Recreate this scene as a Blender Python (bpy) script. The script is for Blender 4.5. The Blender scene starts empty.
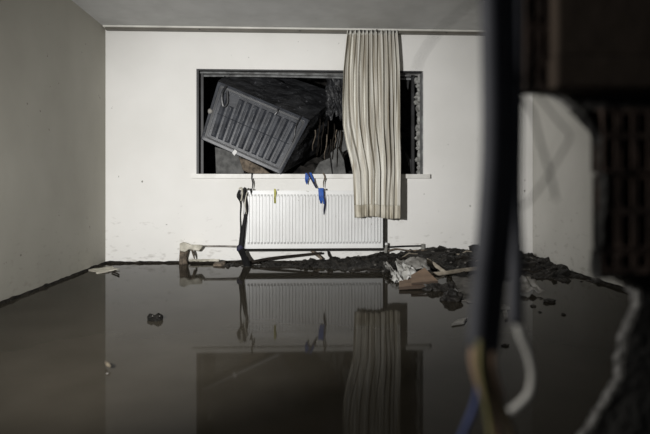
import bpy, bmesh, math, random
from mathutils import Vector, Matrix, noise as mnoise

# ------------------------------------------------------------------ camera, world, light
scene = bpy.context.scene
col = scene.collection
F = 650 * 30.0 / 36.0            # focal length in pixels of a 650 px wide frame
YAW = math.radians(2.64)         # camera turned slightly to the right of the room's axis
CAMZ = 0.75                      # camera height above the flood water (water at z = 0)
HOR = 187.0                      # image row of the horizon
D = 5.42                         # distance of the back wall

cam = bpy.data.cameras.new('camera')
cam.lens = 30.0; cam.sensor_width = 36.0
cam.shift_y = -(217.0 - HOR) / 650.0
cam.clip_start = 0.02
cam.dof.use_dof = True
cam.dof.focus_distance = 5.2
cam.dof.aperture_fstop = 2.3
camo = bpy.data.objects.new('camera', cam); col.objects.link(camo)
camo.location = (0, 0, CAMZ)
camo.rotation_euler = (math.radians(90), 0, -YAW)
scene.camera = camo

world = bpy.data.worlds.new('world'); scene.world = world
world.use_nodes = True
bg = world.node_tree.nodes['Background']
bg.inputs['Color'].default_value = (0.85, 0.9, 1.0, 1)
bg.inputs['Strength'].default_value = 0.02

def spot(name, loc, target, energy, angle, blend, size, color):
    l = bpy.data.lights.new(name, 'SPOT')
    l.energy = energy; l.spot_size = math.radians(angle); l.spot_blend = blend
    l.shadow_soft_size = size; l.color = color
    o = bpy.data.objects.new(name, l); col.objects.link(o)
    o.location = loc
    o.rotation_euler = (Vector(target) - Vector(loc)).to_track_quat('-Z', 'Y').to_euler()
    return o
# the hand lamp held through the hole, left of the camera
LAMP = (-1.15, 0.42, 1.0)
spot('hand_lamp', LAMP, (-0.25, D, 0.64), 860, 76, 1.0, 0.035, (1.0, 0.99, 0.97))
# its wide spill
l = bpy.data.lights.new('hand_lamp_spill', 'POINT'); l.energy = 36; l.shadow_soft_size = 0.05; l.color = (1.0, 0.97, 0.93)
lo_ = bpy.data.objects.new('hand_lamp_spill', l); col.objects.link(lo_); lo_.location = LAMP

vs = scene.view_settings
vs.view_transform = 'Standard'; vs.look = 'None'; vs.gamma = 1.0; vs.exposure = 0.0
vs.use_curve_mapping = False

# ------------------------------------------------------------------ pixel helpers
def ray(px, py):
    a = (px - 325.0) / F; b = (HOR - py) / F
    s, c = math.sin(YAW), math.cos(YAW)
    return Vector((a * c + s, c - a * s, b))
def P(px, py, Y):
    r = ray(px, py); return Vector((0, 0, CAMZ)) + r * (Y / r.y)
def G(px, py, z=0.0):
    r = ray(px, py); return Vector((0, 0, CAMZ)) + r * ((z - CAMZ) / r.z)

rnd = random.Random(7)
def nz(x, y=0.0, z=0.0): return mnoise.noise(Vector((x, y, z)))

# ------------------------------------------------------------------ materials
def mat(name, c1, c2=None, rough=0.7, scale=4.0, detail=6.0, bump=0.0, bscale=30.0,
        spec=0.5, metal=0.0, speck=None, stretch=None, lo=0.35, hi=0.65):
    m = bpy.data.materials.new(name); m.use_nodes = True
    nt = m.node_tree; b = nt.nodes['Principled BSDF']
    b.inputs['Roughness'].default_value = rough
    b.inputs['Metallic'].default_value = metal
    b.inputs['Specular IOR Level'].default_value = spec
    tc = nt.nodes.new('ShaderNodeTexCoord')
    vec = tc.outputs['Object']
    if stretch:
        mp = nt.nodes.new('ShaderNodeMapping'); mp.inputs['Scale'].default_value = stretch
        nt.links.new(vec, mp.inputs['Vector']); vec2 = mp.outputs['Vector']
    else: vec2 = vec
    n = nt.nodes.new('ShaderNodeTexNoise'); n.inputs['Scale'].default_value = scale
    n.inputs['Detail'].default_value = detail
    nt.links.new(vec2, n.inputs['Vector'])
    r = nt.nodes.new('ShaderNodeValToRGB')
    c2 = c2 or tuple(x * 0.75 for x in c1)
    r.color_ramp.elements[0].color = (*c2, 1); r.color_ramp.elements[1].color = (*c1, 1)
    r.color_ramp.elements[0].position = lo; r.color_ramp.elements[1].position = hi
    nt.links.new(n.outputs['Fac'], r.inputs['Fac'])
    out = r.outputs['Color']
    if speck:                       # dark flecks of grime: (scale, threshold, colour)
        sc, th, cc = speck
        v = nt.nodes.new('ShaderNodeTexNoise'); v.inputs['Scale'].default_value = sc
        v.inputs['Detail'].default_value = 3.0
        nt.links.new(vec, v.inputs['Vector'])
        rr = nt.nodes.new('ShaderNodeValToRGB')
        rr.color_ramp.elements[0].position = th; rr.color_ramp.elements[1].position = th + 0.03
        nt.links.new(v.outputs['Fac'], rr.inputs['Fac'])
        mx = nt.nodes.new('ShaderNodeMixRGB'); mx.inputs['Color2'].default_value = (*cc, 1)
        nt.links.new(rr.outputs['Color'], mx.inputs['Fac']); nt.links.new(out, mx.inputs['Color1'])
        out = mx.outputs['Color']
    nt.links.new(out, b.inputs['Base Color'])
    if bump:
        bn = nt.nodes.new('ShaderNodeTexNoise'); bn.inputs['Scale'].default_value = bscale
        bn.inputs['Detail'].default_value = 5.0
        nt.links.new(vec2, bn.inputs['Vector'])
        bp = nt.nodes.new('ShaderNodeBump'); bp.inputs['Strength'].default_value = bump
        bp.inputs['Distance'].default_value = 0.02
        nt.links.new(bn.outputs['Fac'], bp.inputs['Height'])
        nt.links.new(bp.outputs['Normal'], b.inputs['Normal'])
    return m

def wall_mat(name, c1, c2, zband):
    """painted plaster with flecks and a splashed, silt-stained zone above the water"""
    m = mat(name, c1, c2, rough=0.75, scale=1.3, bump=0.10, bscale=9.0, speck=(17.0, 0.735, (0.16, 0.15, 0.13)), lo=0.25, hi=0.6)
    nt = m.node_tree; b = nt.nodes['Principled BSDF']
    src = b.inputs['Base Color'].links[0].from_socket
    tc = nt.nodes.new('ShaderNodeTexCoord'); sp = nt.nodes.new('ShaderNodeSeparateXYZ')
    nt.links.new(tc.outputs['Object'], sp.inputs['Vector'])
    n = nt.nodes.new('ShaderNodeTexNoise'); n.inputs['Scale'].default_value = 11.0; n.inputs['Detail'].default_value = 11.0
    mp = nt.nodes.new('ShaderNodeMapping'); mp.inputs['Scale'].default_value = (1, 1, 2.2)
    nt.links.new(tc.outputs['Object'], mp.inputs['Vector']); nt.links.new(mp.outputs['Vector'], n.inputs['Vector'])
    # stain = noise threshold that loosens with height
    mr = nt.nodes.new('ShaderNodeMapRange'); mr.inputs['From Min'].default_value = 0.0; mr.inputs['From Max'].default_value = zband
    mr.inputs['To Min'].default_value = 0.53; mr.inputs['To Max'].default_value = 0.74
    nt.links.new(sp.outputs['Z'], mr.inputs['Value'])
    sb = nt.nodes.new('ShaderNodeMath'); sb.operation = 'SUBTRACT'
    nt.links.new(n.outputs['Fac'], sb.inputs[0]); nt.links.new(mr.outputs['Result'], sb.inputs[1])
    ml = nt.nodes.new('ShaderNodeMath'); ml.operation = 'MULTIPLY'; ml.inputs[1].default_value = 6.0; ml.use_clamp = True
    nt.links.new(sb.outputs[0], ml.inputs[0])
    m2 = nt.nodes.new('ShaderNodeMath'); m2.operation = 'MULTIPLY'; m2.inputs[1].default_value = 0.40
    nt.links.new(ml.outputs[0], m2.inputs[0])
    mx = nt.nodes.new('ShaderNodeMixRGB'); mx.inputs['Color2'].default_value = (0.24, 0.215, 0.18, 1)
    nt.links.new(m2.outputs[0], mx.inputs['Fac']); nt.links.new(src, mx.inputs['Color1'])
    nt.links.new(mx.outputs['Color'], b.inputs['Base Color'])
    return m

M = {}
M['wall'] = wall_mat('white_wall_plaster', (0.80, 0.79, 0.765), (0.72, 0.71, 0.68), 0.75)
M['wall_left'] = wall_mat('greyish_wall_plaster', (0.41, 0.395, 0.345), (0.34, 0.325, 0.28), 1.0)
M['wall_side'] = wall_mat('grey_wall_plaster', (0.60, 0.585, 0.545), (0.50, 0.49, 0.45), 1.0)
M['ceiling'] = mat('ceiling_paint', (0.52, 0.52, 0.51), (0.45, 0.45, 0.44), 0.8, scale=5.0, bump=0.08, bscale=6.0, speck=(22, 0.75, (0.2, 0.19, 0.18)))
M['floor'] = mat('floor_screed', (0.10, 0.09, 0.075), None, 0.9)
M['mudline'] = mat('mud_line', (0.030, 0.026, 0.021), (0.008, 0.007, 0.006), 0.8, scale=24, bump=0.9, bscale=40, spec=0.12)
M['rail'] = mat('rail_cream_paint', (0.72, 0.71, 0.66), None, 0.5)
M['track'] = mat('rail_track_shade', (0.13, 0.12, 0.10), None, 0.5)
M['frame_dark'] = mat('window_frame_dark', (0.028, 0.028, 0.03), (0.012, 0.012, 0.012), 0.5, scale=12, metal=0.0)
M['frame_grey'] = mat('window_frame_grey', (0.36, 0.37, 0.37), (0.15, 0.15, 0.15), 0.5, scale=14, metal=0.2)
M['sill'] = mat('sill_white', (0.76, 0.75, 0.72), (0.6, 0.59, 0.55), 0.45, scale=8)
M['rough_plaster'] = mat('rough_grey_plaster', (0.42, 0.42, 0.40), (0.12, 0.12, 0.11), 0.9, scale=26, bump=0.7, bscale=50)
M['radiator'] = mat('radiator_enamel', (0.75, 0.755, 0.75), (0.69, 0.69, 0.68), 0.4, scale=3.0, speck=(24, 0.72, (0.3, 0.28, 0.24)))
M['radiator_dark'] = mat('radiator_shade_steel', (0.018, 0.017, 0.015), None, 0.7, scale=12, spec=0.12)  # dark steel whose colour also carries the shade around the radiator
M['chrome'] = mat('valve_metal', (0.55, 0.54, 0.5), None, 0.35, metal=0.7, scale=20)
M['pipe'] = mat('pipe_steel', (0.30, 0.28, 0.25), (0.10, 0.09, 0.08), 0.5, scale=20, metal=0.2)
M['rust'] = mat('corroded_post', (0.20, 0.16, 0.12), (0.05, 0.04, 0.03), 0.9, scale=24, bump=0.8, bscale=40)
M['pale_putty'] = mat('pale_plaster_chunk', (0.66, 0.63, 0.54), (0.36, 0.34, 0.28), 0.85, scale=14, bump=0.5, bscale=30)
M['curtain'] = mat('curtain_cloth', (0.70, 0.685, 0.63), (0.36, 0.325, 0.26), 0.85, scale=3.0, bump=0.15, bscale=60, stretch=(13, 3, 0.35), lo=0.34, hi=0.60, spec=0.1)
M['hem'] = mat('curtain_hem_soiled', (0.62, 0.59, 0.51), (0.33, 0.30, 0.235), 0.9, scale=4.0, stretch=(5, 3, 1.5), spec=0.1)
M['panel'] = mat('black_ribbed_plastic', (0.042, 0.046, 0.056), (0.020, 0.022, 0.028), 0.38, scale=9, bump=0.06, bscale=26, speck=(38, 0.70, (0.18, 0.19, 0.21)))
M['scuff_highlight'] = mat('worn_plastic_highlight', (0.20, 0.205, 0.22), (0.08, 0.083, 0.09), 0.6, scale=40)
M['panel_edge'] = mat('black_gasket', (0.02, 0.021, 0.024), (0.008, 0.008, 0.009), 0.4, scale=10)
M['casing'] = mat('black_casing', (0.030, 0.031, 0.034), (0.008, 0.008, 0.009), 0.5, scale=7, bump=1.0, bscale=9, stretch=(1, 1, 3), speck=(21, 0.68, (0.10, 0.10, 0.11)))
M['soil'] = mat('outside_soil', (0.05, 0.046, 0.042), (0.006, 0.006, 0.006), 0.95, scale=7, bump=0.9, bscale=18, spec=0.15)
M['concrete'] = mat('grey_concrete_chunk', (0.15, 0.15, 0.145), (0.07, 0.07, 0.068), 0.9, scale=14, bump=0.6, bscale=30)
M['black'] = mat('black_rubber', (0.010, 0.010, 0.011), (0.005, 0.005, 0.005), 0.6, scale=20, spec=0.12)
M['navy'] = mat('navy_strap', (0.02, 0.02, 0.06), (0.008, 0.008, 0.02), 0.7, scale=20)
M['blue'] = mat('blue_strap', (0.02, 0.11, 0.46), (0.01, 0.045, 0.22), 0.6, scale=25)
M['yellow'] = mat('yellow_tag', (0.52, 0.50, 0.12), (0.25, 0.24, 0.06), 0.6, scale=30)
M['white_scrap'] = mat('white_scrap', (0.75, 0.75, 0.74), None, 0.6)
M['mud'] = mat('wet_black_mud', (0.027, 0.024, 0.020), (0.008, 0.007, 0.006), 0.62, scale=12, bump=1.0, bscale=30, spec=0.35)
M['clod'] = mat('mud_clod', (0.040, 0.035, 0.029), (0.012, 0.011, 0.009), 0.6, scale=20, bump=0.8, bscale=40, spec=0.35)
M['wood'] = mat('weathered_wood', (0.34, 0.30, 0.24), (0.20, 0.17, 0.13), 0.8, scale=6, stretch=(1, 6, 6))
M['leaf'] = mat('dry_leaf', (0.085, 0.07, 0.045), (0.04, 0.03, 0.02), 0.8, scale=60)
M['peat'] = mat('floating_peat', (0.010, 0.009, 0.008), (0.004, 0.004, 0.003), 0.7, scale=40, bump=1.0, bscale=60, spec=0.12)
M['twig'] = mat('dark_twig', (0.028, 0.023, 0.018), (0.010, 0.008, 0.007), 0.8, scale=18, spec=0.12)
M['tan_board'] = mat('tan_board', (0.25, 0.17, 0.115), (0.16, 0.11, 0.075), 0.75, scale=8)
M['board_edge'] = mat('board_dark_edge', (0.06, 0.04, 0.028), None, 0.8)
M['grey_sheet'] = mat('grey_sheet', (0.36, 0.35, 0.33), (0.16, 0.15, 0.135), 0.7, scale=12)
M['white_sheet'] = mat('white_sheet', (0.66, 0.66, 0.64), (0.40, 0.39, 0.36), 0.6, scale=14)
M['silt'] = mat('grey_silt', (0.17, 0.16, 0.145), (0.06, 0.056, 0.05), 0.8, scale=9, bump=0.4)
M['brick_dark'] = mat('hollow_clay_brick', (0.070, 0.046, 0.035), (0.034, 0.024, 0.019), 0.9, scale=18, bump=0.5)
M['brick_face'] = mat('brown_brick_face', (0.074, 0.053, 0.037), (0.062, 0.045, 0.032), 0.9, scale=9, bump=0.1)
M['mortar'] = mat('dark_mortar', (0.06, 0.058, 0.053), (0.028, 0.027, 0.025), 0.95, scale=14, bump=0.8, bscale=35)
M['mortar_rim'] = mat('grey_mortar', (0.16, 0.157, 0.148), (0.08, 0.078, 0.073), 0.95, scale=14, bump=0.8, bscale=35)
M['plaster_edge'] = mat('broken_plaster', (0.78, 0.77, 0.74), (0.55, 0.54, 0.52), 0.9, scale=18, bump=0.6, bscale=40)
M['cable'] = mat('dark_cable_sheath', (0.088, 0.092, 0.108), (0.060, 0.063, 0.076), 0.65, scale=20)
M['core_brown'] = mat('brown_core', (0.42, 0.29, 0.20), (0.26, 0.17, 0.12), 0.6, scale=30)
M['core_tan'] = mat('tan_core', (0.36, 0.29, 0.19), (0.2, 0.16, 0.1), 0.6, scale=30)
M['core_yellow'] = mat('yellow_core', (0.30, 0.27, 0.12), (0.16, 0.15, 0.06), 0.6, scale=30)
M['core_blue'] = mat('blue_core', (0.05, 0.075, 0.22), (0.02, 0.035, 0.12), 0.5, scale=30)
M['core_white'] = mat('white_core', (0.75, 0.74, 0.70), (0.55, 0.54, 0.5), 0.5, scale=20)

w = bpy.data.materials.new('muddy_water'); w.use_nodes = True
nt = w.node_tree; b = nt.nodes['Principled BSDF']
b.inputs['IOR'].default_value = 1.08; b.inputs['Roughness'].default_value = 0.04
tc = nt.nodes.new('ShaderNodeTexCoord'); n = nt.nodes.new('ShaderNodeTexNoise')
n.inputs['Scale'].default_value = 2.2; n.inputs['Detail'].default_value = 8
nt.links.new(tc.outputs['Object'], n.inputs['Vector'])
r = nt.nodes.new('ShaderNodeValToRGB')
r.color_ramp.elements[0].color = (0.028, 0.0245, 0.0185, 1); r.color_ramp.elements[0].position = 0.3
r.color_ramp.elements[1].color = (0.042, 0.037, 0.029, 1); r.color_ramp.elements[1].position = 0.7
nt.links.new(n.outputs['Fac'], r.inputs['Fac']); nt.links.new(r.outputs['Color'], b.inputs['Base Color'])
M['water'] = w

# ------------------------------------------------------------------ mesh helpers
class MB:
    def __init__(self): self.v = []; self.f = []
    def add(self, vs_, fs_):
        o = len(self.v); self.v += [Vector(x) for x in vs_]; self.f += [tuple(i + o for i in f) for f in fs_]
        return self
    def box(self, a, b):
        x0, y0, z0 = a; x1, y1, z1 = b
        return self.hexa([(x0,y0,z0),(x1,y0,z0),(x1,y1,z0),(x0,y1,z0)], [(x0,y0,z1),(x1,y0,z1),(x1,y1,z1),(x0,y1,z1)])
    def hexa(self, lo, hi):
        return self.add(list(lo) + list(hi), [(3,2,1,0),(4,5,6,7),(0,1,5,4),(1,2,6,5),(2,3,7,6),(3,0,4,7)])
    def loft(self, a, b_, cap=True):
        n = len(a); f = [(i, (i+1) % n, n + (i+1) % n, n + i) for i in range(n)]
        if cap: f += [tuple(reversed(range(n))), tuple(range(n, 2*n))]
        return self.add(list(a) + list(b_), f)
    def tube(self, pts, rad, n=8, sub=4, flat=1.0):
        pts = [Vector(p) for p in pts]
        rads = rad if isinstance(rad, (list, tuple)) else [rad] * len(pts)
        path, rr = [], []
        for i in range(len(pts) - 1):
            p0 = pts[max(i-1, 0)]; p1 = pts[i]; p2 = pts[i+1]; p3 = pts[min(i+2, len(pts)-1)]
            for k in range(sub):
                t = k / sub
                path.append(0.5*((2*p1)+(p2-p0)*t+(2*p0-5*p1+4*p2-p3)*t*t+(3*p1-p0-3*p2+p3)*t**3))
                rr.append(rads[i]*(1-t)+rads[i+1]*t)
        path.append(pts[-1]); rr.append(rads[-1])
        ref = Vector((0, 1, 0)) if abs((pts[-1]-pts[0]).normalized().y) < 0.8 else Vector((1, 0, 0))
        o = len(self.v)
        for i, p in enumerate(path):
            t = (path[min(i+1, len(path)-1)] - path[max(i-1, 0)]).normalized()
            s = t.cross(ref).normalized(); u = s.cross(t)
            for k in range(n):
                a = 2*math.pi*k/n
                self.v.append(p + s*math.cos(a)*rr[i] + u*math.sin(a)*rr[i]*flat)
        for i in range(len(path)-1):
            for k in range(n):
                self.f.append((o+i*n+k, o+i*n+(k+1) % n, o+(i+1)*n+(k+1) % n, o+(i+1)*n+k))
        self.f.append(tuple(o+k for k in reversed(range(n))))
        self.f.append(tuple(o+(len(path)-1)*n+k for k in range(n)))
        return self
    def grid(self, fn, nu, nv, thick=None):
        o = len(self.v)
        for j in range(nv+1):
            for i in range(nu+1): self.v.append(Vector(fn(i/nu, j/nv)))
        q = lambda i, j: o + j*(nu+1) + i
        for j in range(nv):
            for i in range(nu): self.f.append((q(i,j), q(i+1,j), q(i+1,j+1), q(i,j+1)))
        if thick is not None:
            m = (nu+1)*(nv+1); t = Vector(thick)
            for k in range(m): self.v.append(self.v[o+k] + t)
            for j in range(nv):
                for i in range(nu): self.f.append((q(i,j+1)+m, q(i+1,j+1)+m, q(i+1,j)+m, q(i,j)+m))
            rim = [(i,0) for i in range(nu)] + [(nu,j) for j in range(nv)] + [(nu-i,nv) for i in range(nu)] + [(0,nv-j) for j in range(nv)]
            for k in range(len(rim)):
                a = q(*rim[k]); b_ = q(*rim[(k+1) % len(rim)]); self.f.append((b_, a, a+m, b_+m))
        return self
    def blob(self, c, s, seed=0, rough=0.3, sub=2, freq=1.6):
        bm = bmesh.new(); bmesh.ops.create_icosphere(bm, subdivisions=sub, radius=1.0)
        bm.verts.ensure_lookup_table()
        vs_ = []
        for v in bm.verts:
            d = v.co.normalized(); k = 1 + rough*nz(d.x*freq+seed*3.1, d.y*freq+seed, d.z*freq) + rough*0.5*nz(d.x*4+seed, d.y*4, d.z*4+seed)
            vs_.append((c[0]+d.x*s[0]*k, c[1]+d.y*s[1]*k, c[2]+d.z*s[2]*k))
        fs_ = [tuple(v.index for v in f.verts) for f in bm.faces]; bm.free()
        return self.add(vs_, fs_)
    def build(self, name, m, parent=None, smooth=False, keep=False, bevel=0.0, fix=True):
        """link as one mesh object; top-level things get their origin at their base"""
        if parent is not None: org = world_loc(parent)
        elif keep: org = Vector((0, 0, 0))
        else:
            xs = [v.x for v in self.v]; ys = [v.y for v in self.v]; zs = [v.z for v in self.v]
            org = Vector(((min(xs)+max(xs))/2, (min(ys)+max(ys))/2, min(zs)))
        me = bpy.data.meshes.new(name)
        me.from_pydata([tuple(v-org) for v in self.v], [], self.f)
        if fix:
            bm = bmesh.new(); bm.from_mesh(me); bmesh.ops.recalc_face_normals(bm, faces=bm.faces); bm.to_mesh(me); bm.free()
        if smooth:
            for p in me.polygons: p.use_smooth = True
        me.materials.append(m); me.update()
        o = bpy.data.objects.new(name, me); col.objects.link(o)
        if parent is not None: o.parent = parent
        else: o.location = org
        if bevel:
            md = o.modifiers.new('bevel', 'BEVEL'); md.width = bevel; md.segments = 2; md.limit_method = 'ANGLE'
        return o

def world_loc(o):
    l = Vector(o.location)
    while o.parent: o = o.parent; l = l + Vector(o.location)
    return l
def tag(o, label=None, cat=None, group=None, kind=None):
    if label: o['label'] = label
    if cat: o['category'] = cat
    if group: o['group'] = group
    if kind: o['kind'] = kind
    return o
def empty(name, loc, label=None, cat=None, group=None, kind=None):
    o = bpy.data.objects.new(name, None); col.objects.link(o); o.location = loc; o.empty_display_size = 0.05
    return tag(o, label, cat, group, kind)
def struct(o, label=None):
    o['kind'] = 'structure'
    if label: o['label'] = label
    return o

# ------------------------------------------------------------------ room shell
XL = P(105.5, 200, D).x            # left wall plane
XR = P(531, 200, D).x              # right wall plane
ZC = P(105.5, 28.0, D).z           # ceiling
ZF = -0.22                         # drowned floor
Y0 = 0.70
WT = 0.24                          # wall thickness
wx0, wx1 = P(196.5, 120, D).x, P(423, 120, D).x
wz0, wz1 = P(310, 176, D).z, P(250, 69.5, D).z

b = MB()
b.box((XL-0.2, D, ZF), (wx0, D+WT, ZC+0.2)); b.box((wx1, D, ZF), (XR+0.2, D+WT, ZC+0.2))
b.box((wx0, D, ZF), (wx1, D+WT, wz0)); b.box((wx0, D, wz1), (wx1, D+WT, ZC+0.2))
struct(b.build('wall_back', M['wall'], keep=True), 'white plastered back wall with the smashed window')
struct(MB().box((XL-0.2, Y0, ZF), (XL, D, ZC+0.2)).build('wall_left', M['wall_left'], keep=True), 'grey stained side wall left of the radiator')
struct(MB().box((XR, Y0, ZF), (XR+0.2, D, ZC+0.2)).build('wall_right', M['wall_side'], keep=True), 'grey side wall behind the hanging cables')
struct(MB().box((XL, Y0, ZC), (XR, D, ZC+0.2)).build('ceiling', M['ceiling'], keep=True), 'plain grey painted ceiling')
struct(MB().box((XL-0.2, -0.4, ZF-0.1), (XR+0.2, D+WT, ZF)).build('floor', M['floor'], keep=True), 'drowned room floor beneath the muddy water')
wb = MB(); wb.grid(lambda u, v: (XL+(XR-XL)*u, -0.3+(D+0.3)*v, 0.0), 20, 24, (0, 0, -0.2))
wo = wb.build('flood_water', M['water'], keep=True)
tag(wo, 'still brown flood water covering the whole room floor', 'water', kind='stuff')

# mud lines / drowned skirting at the water's edge
def strip(name, pts, h, t, nrm, label):
    b = MB()
    n = 90
    def fn(u, v):
        p = pts[0].lerp(pts[1], u)
        hh = h*(0.75 + 0.9*max(0, nz(u*23, h*9)) + 0.5*nz(u*70, 4))
        return p + nrm*(t*(1.2-0.9*v)*(1+0.5*nz(u*31, 2))) + Vector((0, 0, -0.06 + (hh+0.06)*v))
    b.grid(fn, n, 3, -nrm*t*0.25)
    return struct(b.build(name, M['mudline'], keep=True), label)
strip('baseboard_back', [Vector((XL, D, 0)), Vector((XR, D, 0))], 0.022, 0.03, Vector((0, -1, 0)), 'mud-blackened skirting along back wall at the waterline')
strip('baseboard_left', [Vector((XL, Y0, 0)), Vector((XL, D, 0))], 0.022, 0.022, Vector((1, 0, 0)), 'mud-blackened skirting along left wall at the waterline')
strip('baseboard_right', [Vector((XR, Y0, 0)), Vector((XR, D, 0))], 0.03, 0.03, Vector((-1, 0, 0)), 'mud-blackened skirting along right wall at the waterline')

# curtain rail fixed under the ceiling, running the width of the wall
RY = D - 0.075
t1 = empty('trim_1', (XL, RY, ZC), 'cream curtain rail along the top of the back wall', kind='structure')
MB().box((XL+0.01, RY-0.035, ZC-0.018), (XR-0.02, RY+0.075, ZC-0.0005)).build('rail_board', M['rail'], t1, bevel=0.003)
MB().box((XL+0.03, RY-0.02, ZC-0.040), (XR-0.04, RY+0.03, ZC-0.018)).build('rail_track_shade', M['track'], t1)  # track coloured dark for the shaded gap under the board
for px in (200, 300, 446):
    x = P(px, 32, RY).x
    MB().blob((x, RY-0.022, ZC-0.03), (0.008, 0.006, 0.008), seed=px, rough=0.05, sub=1).build('rail_screw', M['frame_dark'], t1)
# boxed-in pipe in the right corner
px0 = P(521, 200, D).x
struct(MB().box((px0, D-0.05, ZF), (XR, D, ZC)).build('trim_2', M['wall'], keep=True, bevel=0.006), 'pale boxed-in corner strip behind the hanging cables')

# ------------------------------------------------------------------ window
win = empty('window_1', ((wx0+wx1)/2, D, wz0), 'smashed wide window with bent frame and white sill', kind='structure')
sx0, sx1 = P(191.5, 176, D-0.05).x, P(430, 176, D-0.05).x
zs0 = P(310, 178.3, D-0.05).z; zs1 = P(310, 174.0, D-0.05).z
b = MB().box((sx0, D-0.055, zs0), (sx1, D+0.0, zs1)).box((wx0+0.002, D, wz0), (wx1-0.002, D+WT, zs1))
b.build('sill', M['sill'], win)
# dark steel angle around the opening at the wall face
MB().box((wx0, D-0.006, zs1), (wx0+0.022, D+0.05, wz1)).build('frame_jamb', M['frame_dark'], win)
MB().box((wx1-0.012, D-0.004, zs1), (wx1, D+0.10, wz1)).build('frame_jamb', M['frame_grey'], win)  # same frame in grey: lamplight on the right jamb put into its colour
MB().box((wx0+0.022, D-0.006, wz1-0.014), (wx1-0.012, D+0.05, wz1)).build('frame_head', M['frame_dark'], win)
# bent inner rails of the head
for k, (y0, y1, dy, m_) in enumerate(((72.3, 74.0, 0.07, 'frame_grey'), (75.6, 77.4, 0.12, 'frame_grey'))):
    a = P(200, y0, D+dy); c = P(411, y0+3.2, D+dy); e = P(300, y0+1.8-0.8*k, D+dy)
    h = (y1-y0)/100.0
    b = MB(); b.tube([a, a.lerp(e, 0.5)+Vector((0, 0, 0.004)), e, c.lerp(e, 0.4), c], h*0.62, n=4, sub=5)
    b.build('frame_rail', M[m_], win)
MB().box((wx0+0.022, D+0.10, zs1), (wx0+0.05, D+0.15, wz1-0.02)).build('frame_stile', M['frame_dark'], win)
xj = P(411.5, 120, D+0.14).x
MB().box((xj, D+0.14, zs1), (xj+0.03, D+0.18, wz1-0.02)).build('frame_stile', M['frame_dark'], win)
# ragged plaster and glass splinters along the right jamb
zz = zs1
k = 0
while zz < wz1 - 0.05:
    hgt = rnd.uniform(0.035, 0.085); wd = rnd.uniform(0.02, 0.055)
    z1 = min(zz+hgt, wz1-0.02)
    x1 = wx1 - 0.013
    a = [(x1-wd*rnd.uniform(.6, 1), D+0.09, zz), (x1, D+0.09, zz), (x1, D+0.09, z1), (x1-wd*rnd.uniform(.5, 1), D+0.09, z1), (x1-wd-rnd.uniform(0, .02), D+0.09, (zz+z1)/2)]
    c = [(p[0], D+0.115, p[2]) for p in a]
    MB().loft(a, c).build('splinter', M['rough_plaster'], win)
    zz = z1 - 0.004; k += 1
# shards of pane left at the top right of the opening
for (ax, ay, bx, by, cx, cy) in ((403, 76, 410, 76, 408, 90), (404, 150, 411, 160, 411, 174)):
    a = [P(ax, ay, D+0.15), P(bx, by, D+0.15), P(cx, cy, D+0.15)]
    MB().loft(a, [p + Vector((0, 0.004, 0)) for p in a]).build('glass_shard', M['frame_dark'], win)

# ------------------------------------------------------------------ earth heap outside the window
b = MB()
def earth(u, v):
    x = wx0-0.3 + (wx1-wx0+0.6)*u
    y = D+WT+0.05 + 1.3*v
    top = 0.10+0.55*v
    if x < wx0+0.18: top *= 0.3
    z = wz0 - 0.12 + top + 0.16*nz(x*3, y*3) + 0.06*nz(x*9, y*9)
    return (x, y, z)
b.grid(earth, 70, 34, (0, 0, -0.5))
tag(b.build('earth_heap', M['soil'], smooth=False), 'dark earth and rubble heaped up outside the smashed window', 'earth', kind='stuff')
# back-drop bank of slid earth behind it
b = MB()
b.grid(lambda u, v: (wx0-1.2+(wx1-wx0+2.4)*u, D+1.65+0.5*v+0.25*nz(u*9, v*6)+0.08*nz(u*30, v*20), ZF+3.4*v), 60, 40, (0, 0.4, 0))
tag(b.build('earth_bank', M['soil']), 'black bank of slid earth filling the background outside the window', 'earth', kind='stuff')

# ------------------------------------------------------------------ black ribbed box jammed in the window
FTL, FTR, FBR, FBL = P(218, 81, D-0.05), P(310, 120, D-0.02), P(281, 174.6, D-0.06), None
r0 = ray(200.8, 139); pn = (FTR-FTL).cross(FBR-FTL); FBL = Vector((0, 0, CAMZ)) + r0*((FTL-Vector((0, 0, CAMZ))).dot(pn)/r0.dot(pn))
BTL, BTR, BBR, BBL = P(243, 62, D+0.62), P(340, 94, D+0.62), P(318, 152, D+0.66), P(236, 128, D+0.66)
box = empty('ribbed_box', (FBR.x-0.3, D+0.2, FBR.z), 'large black ribbed plastic box tipped sideways through the window', 'box')
nrm = (FTR-FTL).cross(FBL-FTL).normalized()
if nrm.y > 0: nrm = -nrm
def fq(s, t, h=0.0):
    return FTL.lerp(FTR, s).lerp(FBL.lerp(FBR, s), t) + nrm*h
# casing: crumpled sides behind the front
b = MB()
def side(A, B, C, E, n1, n2, amp, seed):
    def fn(u, v):
        p = A.lerp(B, u).lerp(E.lerp(C, u), v)
        k = math.sin(math.pi*u)*math.sin(math.pi*v)
        dn = nz(u*3.3+seed, v*2.7, seed)*amp + nz(u*9+seed, v*8, 3)*amp*0.35
        return p + side.n*dn*min(1, 3*k)
    side.n = (B-A).cross(E-A).normalized()
    b.grid(fn, n1, n2)
side(FTL, FTR, BTR, BTL, 22, 14, 0.09, 1.0)
side(FTR, FBR, BBR, BTR, 16, 14, 0.06, 2.0)
side(FBR, FBL, BBL, BBR, 16, 10, 0.03, 3.0)
side(FBL, FTL, BTL, BBL, 12, 10, 0.03, 4.0)
side(BTL, BTR, BBR, BBL, 8, 8, 0.03, 5.0)
b.build('casing', M['casing'], box, fix=False)
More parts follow.
